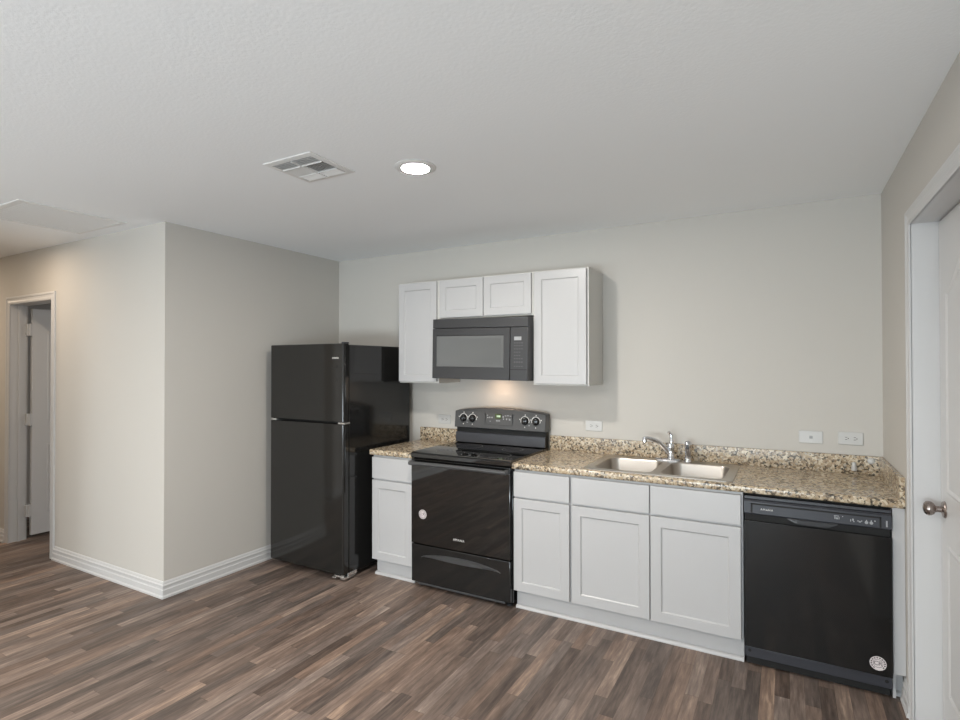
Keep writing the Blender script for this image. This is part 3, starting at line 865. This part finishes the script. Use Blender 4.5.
def outlet(x, z, label):
    t = thing('wall_outlet', (x, 0, z), label, 'outlet', GO)
    obj('cover_plate', plate_mesh(x, z), 'plate', t)
    for sx in (-.020, .020):
        bm = B(); prism(bm, [(x + sx + a, z + b) for a, b in rrect(-.0145, .0145, -.0165, .0165, .010, 4)], 'y', -.0058, -.0078)
        rc = obj('receptacle', bm, 'plate', t)
        bm = B(); box(bm, x + sx - .006, x + sx + .004, -.0082, -.0076, z + .0050, z + .0078); box(bm, x + sx - .006, x + sx + .004, -.0082, -.0076, z - .0078, z - .0050)
        lathe(bm, [(.003, -.0076), (.003, -.0082)], (x + sx + .0085, 0, z), 'y', 12)
        obj('slots', bm, 'slot', rc)
    bm = B(); lathe(bm, [(.003, -.0058), (.003, -.0066)], (x, 0, z), 'y', 12)
    obj('screw', bm, 'plate', t)
    return t


o1 = outlet(3.846, 1.096, 'white horizontal outlet on the wall near the right corner above the dishwasher')
dup(o1, (2.372 - 3.846, 0, 1.088 - 1.096), 'white horizontal outlet on the back wall just right of the range')
dup(o1, (1.142 - 3.846, 0, 1.076 - 1.096), 'white horizontal outlet on the wall between refrigerator and range')
t = thing('wall_plate', (3.655, 0, 1.092), 'white wall plate with one small jack, left of the corner outlet', 'wall plate')
obj('cover_plate', plate_mesh(3.655, 1.092, .120, .072), 'plate', t)
bm = B(); box(bm, 3.648, 3.664, -.0085, -.0055, 1.084, 1.100, .001)
obj('jack', bm, 'greyprint', t)

bm = B(); lathe(bm, [(.013, .924), (.0135, .930), (.0125, .944), (.0105, .950), (.0105, .966), (.007, .970)], (3.858, -.0352, 0), 'z', 22)
o = obj('plastic_stopper', bm, 'plate', None, 35); prop(o, 'small upright white plastic cylinder against the granite backsplash under the corner outlet', 'cap')
bm = B(); lathe(bm, [(.014, -.0213), (.0165, -.024), (.0165, -.034), (.012, -.040), (.004, -.0415)], (3.936, 0, .982), 'y', 24)
o = obj('plastic_bumper', bm, 'plate', None, 35); prop(o, 'small round white knob on the backsplash by the right corner', 'bumper')

# ------------------------------------------------------------------ ceiling fittings
t = thing('ceiling_light', (2.005, -1.583, H), 'round lit recessed ceiling light in front of the wall cabinets', 'ceiling light')
bm = B(); lathe(bm, [(.098, H - .0005), (.098, H - .0025), (.092, H - .005), (.072, H - .0085), (.066, H - .0085)], (2.005, -1.583, 0), 'z', 48, True, True)
obj('trim_ring', bm, 'vent', t, 40)
bm = B(); lathe(bm, [(.0655, H - .0082), (.065, H - .0090), (.004, H - .0095)], (2.005, -1.583, 0), 'z', 40)
obj('lens', bm, 'lens', t, 60)

VX0, VX1, VY0, VY1 = 1.407, 1.716, -1.966, -1.679
t = thing('ceiling_vent', ((VX0 + VX1) / 2, (VY0 + VY1) / 2, H), 'square white four-way air vent on the ceiling left of the light', 'vent')
bm = B()
def vr(d, z): return [(VX0 + d, VY0 + d, z), (VX1 - d, VY0 + d, z), (VX1 - d, VY1 - d, z), (VX0 + d, VY1 - d, z)]
loops(bm, [vr(0, H - .0005), vr(0, H - .004), vr(.004, H - .0055), vr(.028, H - .0075), vr(.030, H - .004)], False)
obj('frame', bm, 'vent', t)
obj('duct_opening', bx(VX0 + .02, VX1 - .02, VY0 + .02, VY1 - .02, H - .0025, H - .0006), 'duct', t)
bm = B()
ix0, ix1, iy0, iy1 = VX0 + .030, VX1 - .030, VY0 + .030, VY1 - .030
mx_, my_ = (ix0 + ix1) / 2, (iy0 + iy1) / 2


def blade(cx, cy_, along, length, tilt):
    """thin tilted louver; along 'x' or 'y'; tilt is the sign of the throw direction"""
    h, th, dd = .0036, .0012, .0052
    zc = H - .0070
    if along == 'x':
        prism(bm, [(cy_ - tilt * dd, zc + h), (cy_ - tilt * dd + th, zc + h), (cy_ + tilt * dd + th, zc - h), (cy_ + tilt * dd, zc - h)], 'x', cx - length / 2, cx + length / 2)
    else:
        prism(bm, [(cx - tilt * dd, zc + h), (cx - tilt * dd + th, zc + h), (cx + tilt * dd + th, zc - h), (cx + tilt * dd, zc - h)], 'y', cy_ - length / 2, cy_ + length / 2)


w4 = (ix1 - ix0) / 2
for k in range(4):
    for hx_ in (ix0 + w4 / 2, ix1 - w4 / 2):
        blade(hx_, iy0 + .010 + k * .0145, 'x', w4 - .012, -1)
        blade(hx_, iy1 - .010 - k * .0145, 'x', w4 - .012, 1)
hl = iy1 - iy0 - .132
for k in range(8):
    blade(ix0 + .009 + k * .0145, my_, 'y', hl, -1)
    blade(ix1 - .009 - k * .0145, my_, 'y', hl, 1)
box(bm, ix0, ix1, iy0 + .062, iy0 + .066, H - .012, H - .003); box(bm, ix0, ix1, iy1 - .066, iy1 - .062, H - .012, H - .003)
box(bm, mx_ - .003, mx_ + .003, iy0, iy1, H - .012, H - .003)
obj('louvers', bm, 'vent', t)

AX0, AX1, AY0, AY1 = -.845, -.236, -2.282, -1.700
t = thing('return_air_grille', ((AX0 + AX1) / 2, (AY0 + AY1) / 2, H), 'large white return air grille on the hallway ceiling at far left', 'grille')
bm = B()
def ar(d, z): return [(AX0 + d, AY0 + d, z), (AX1 - d, AY0 + d, z), (AX1 - d, AY1 - d, z), (AX0 + d, AY1 - d, z)]
loops(bm, [ar(0, H - .0005), ar(0, H - .006), ar(.005, H - .0065), ar(.030, H - .0085), ar(.032, H - .004)], False)
obj('frame', bm, 'vent', t)
obj('filter', bx(AX0 + .03, AX1 - .03, AY0 + .03, AY1 - .03, H - .0025, H - .0006), 'duct', t)
bm = B(); n = 26
for k in range(n):
    y = AY0 + .045 + k * (AY1 - AY0 - .09) / (n - 1); zc = H - .0058
    prism(bm, [(y - .0050, zc + .003), (y - .0040, zc + .0032), (y + .0060, zc - .0022), (y + .0050, zc - .0026)], 'x', AX0 + .034, AX1 - .034)
obj('louvers', bm, 'vent', t)
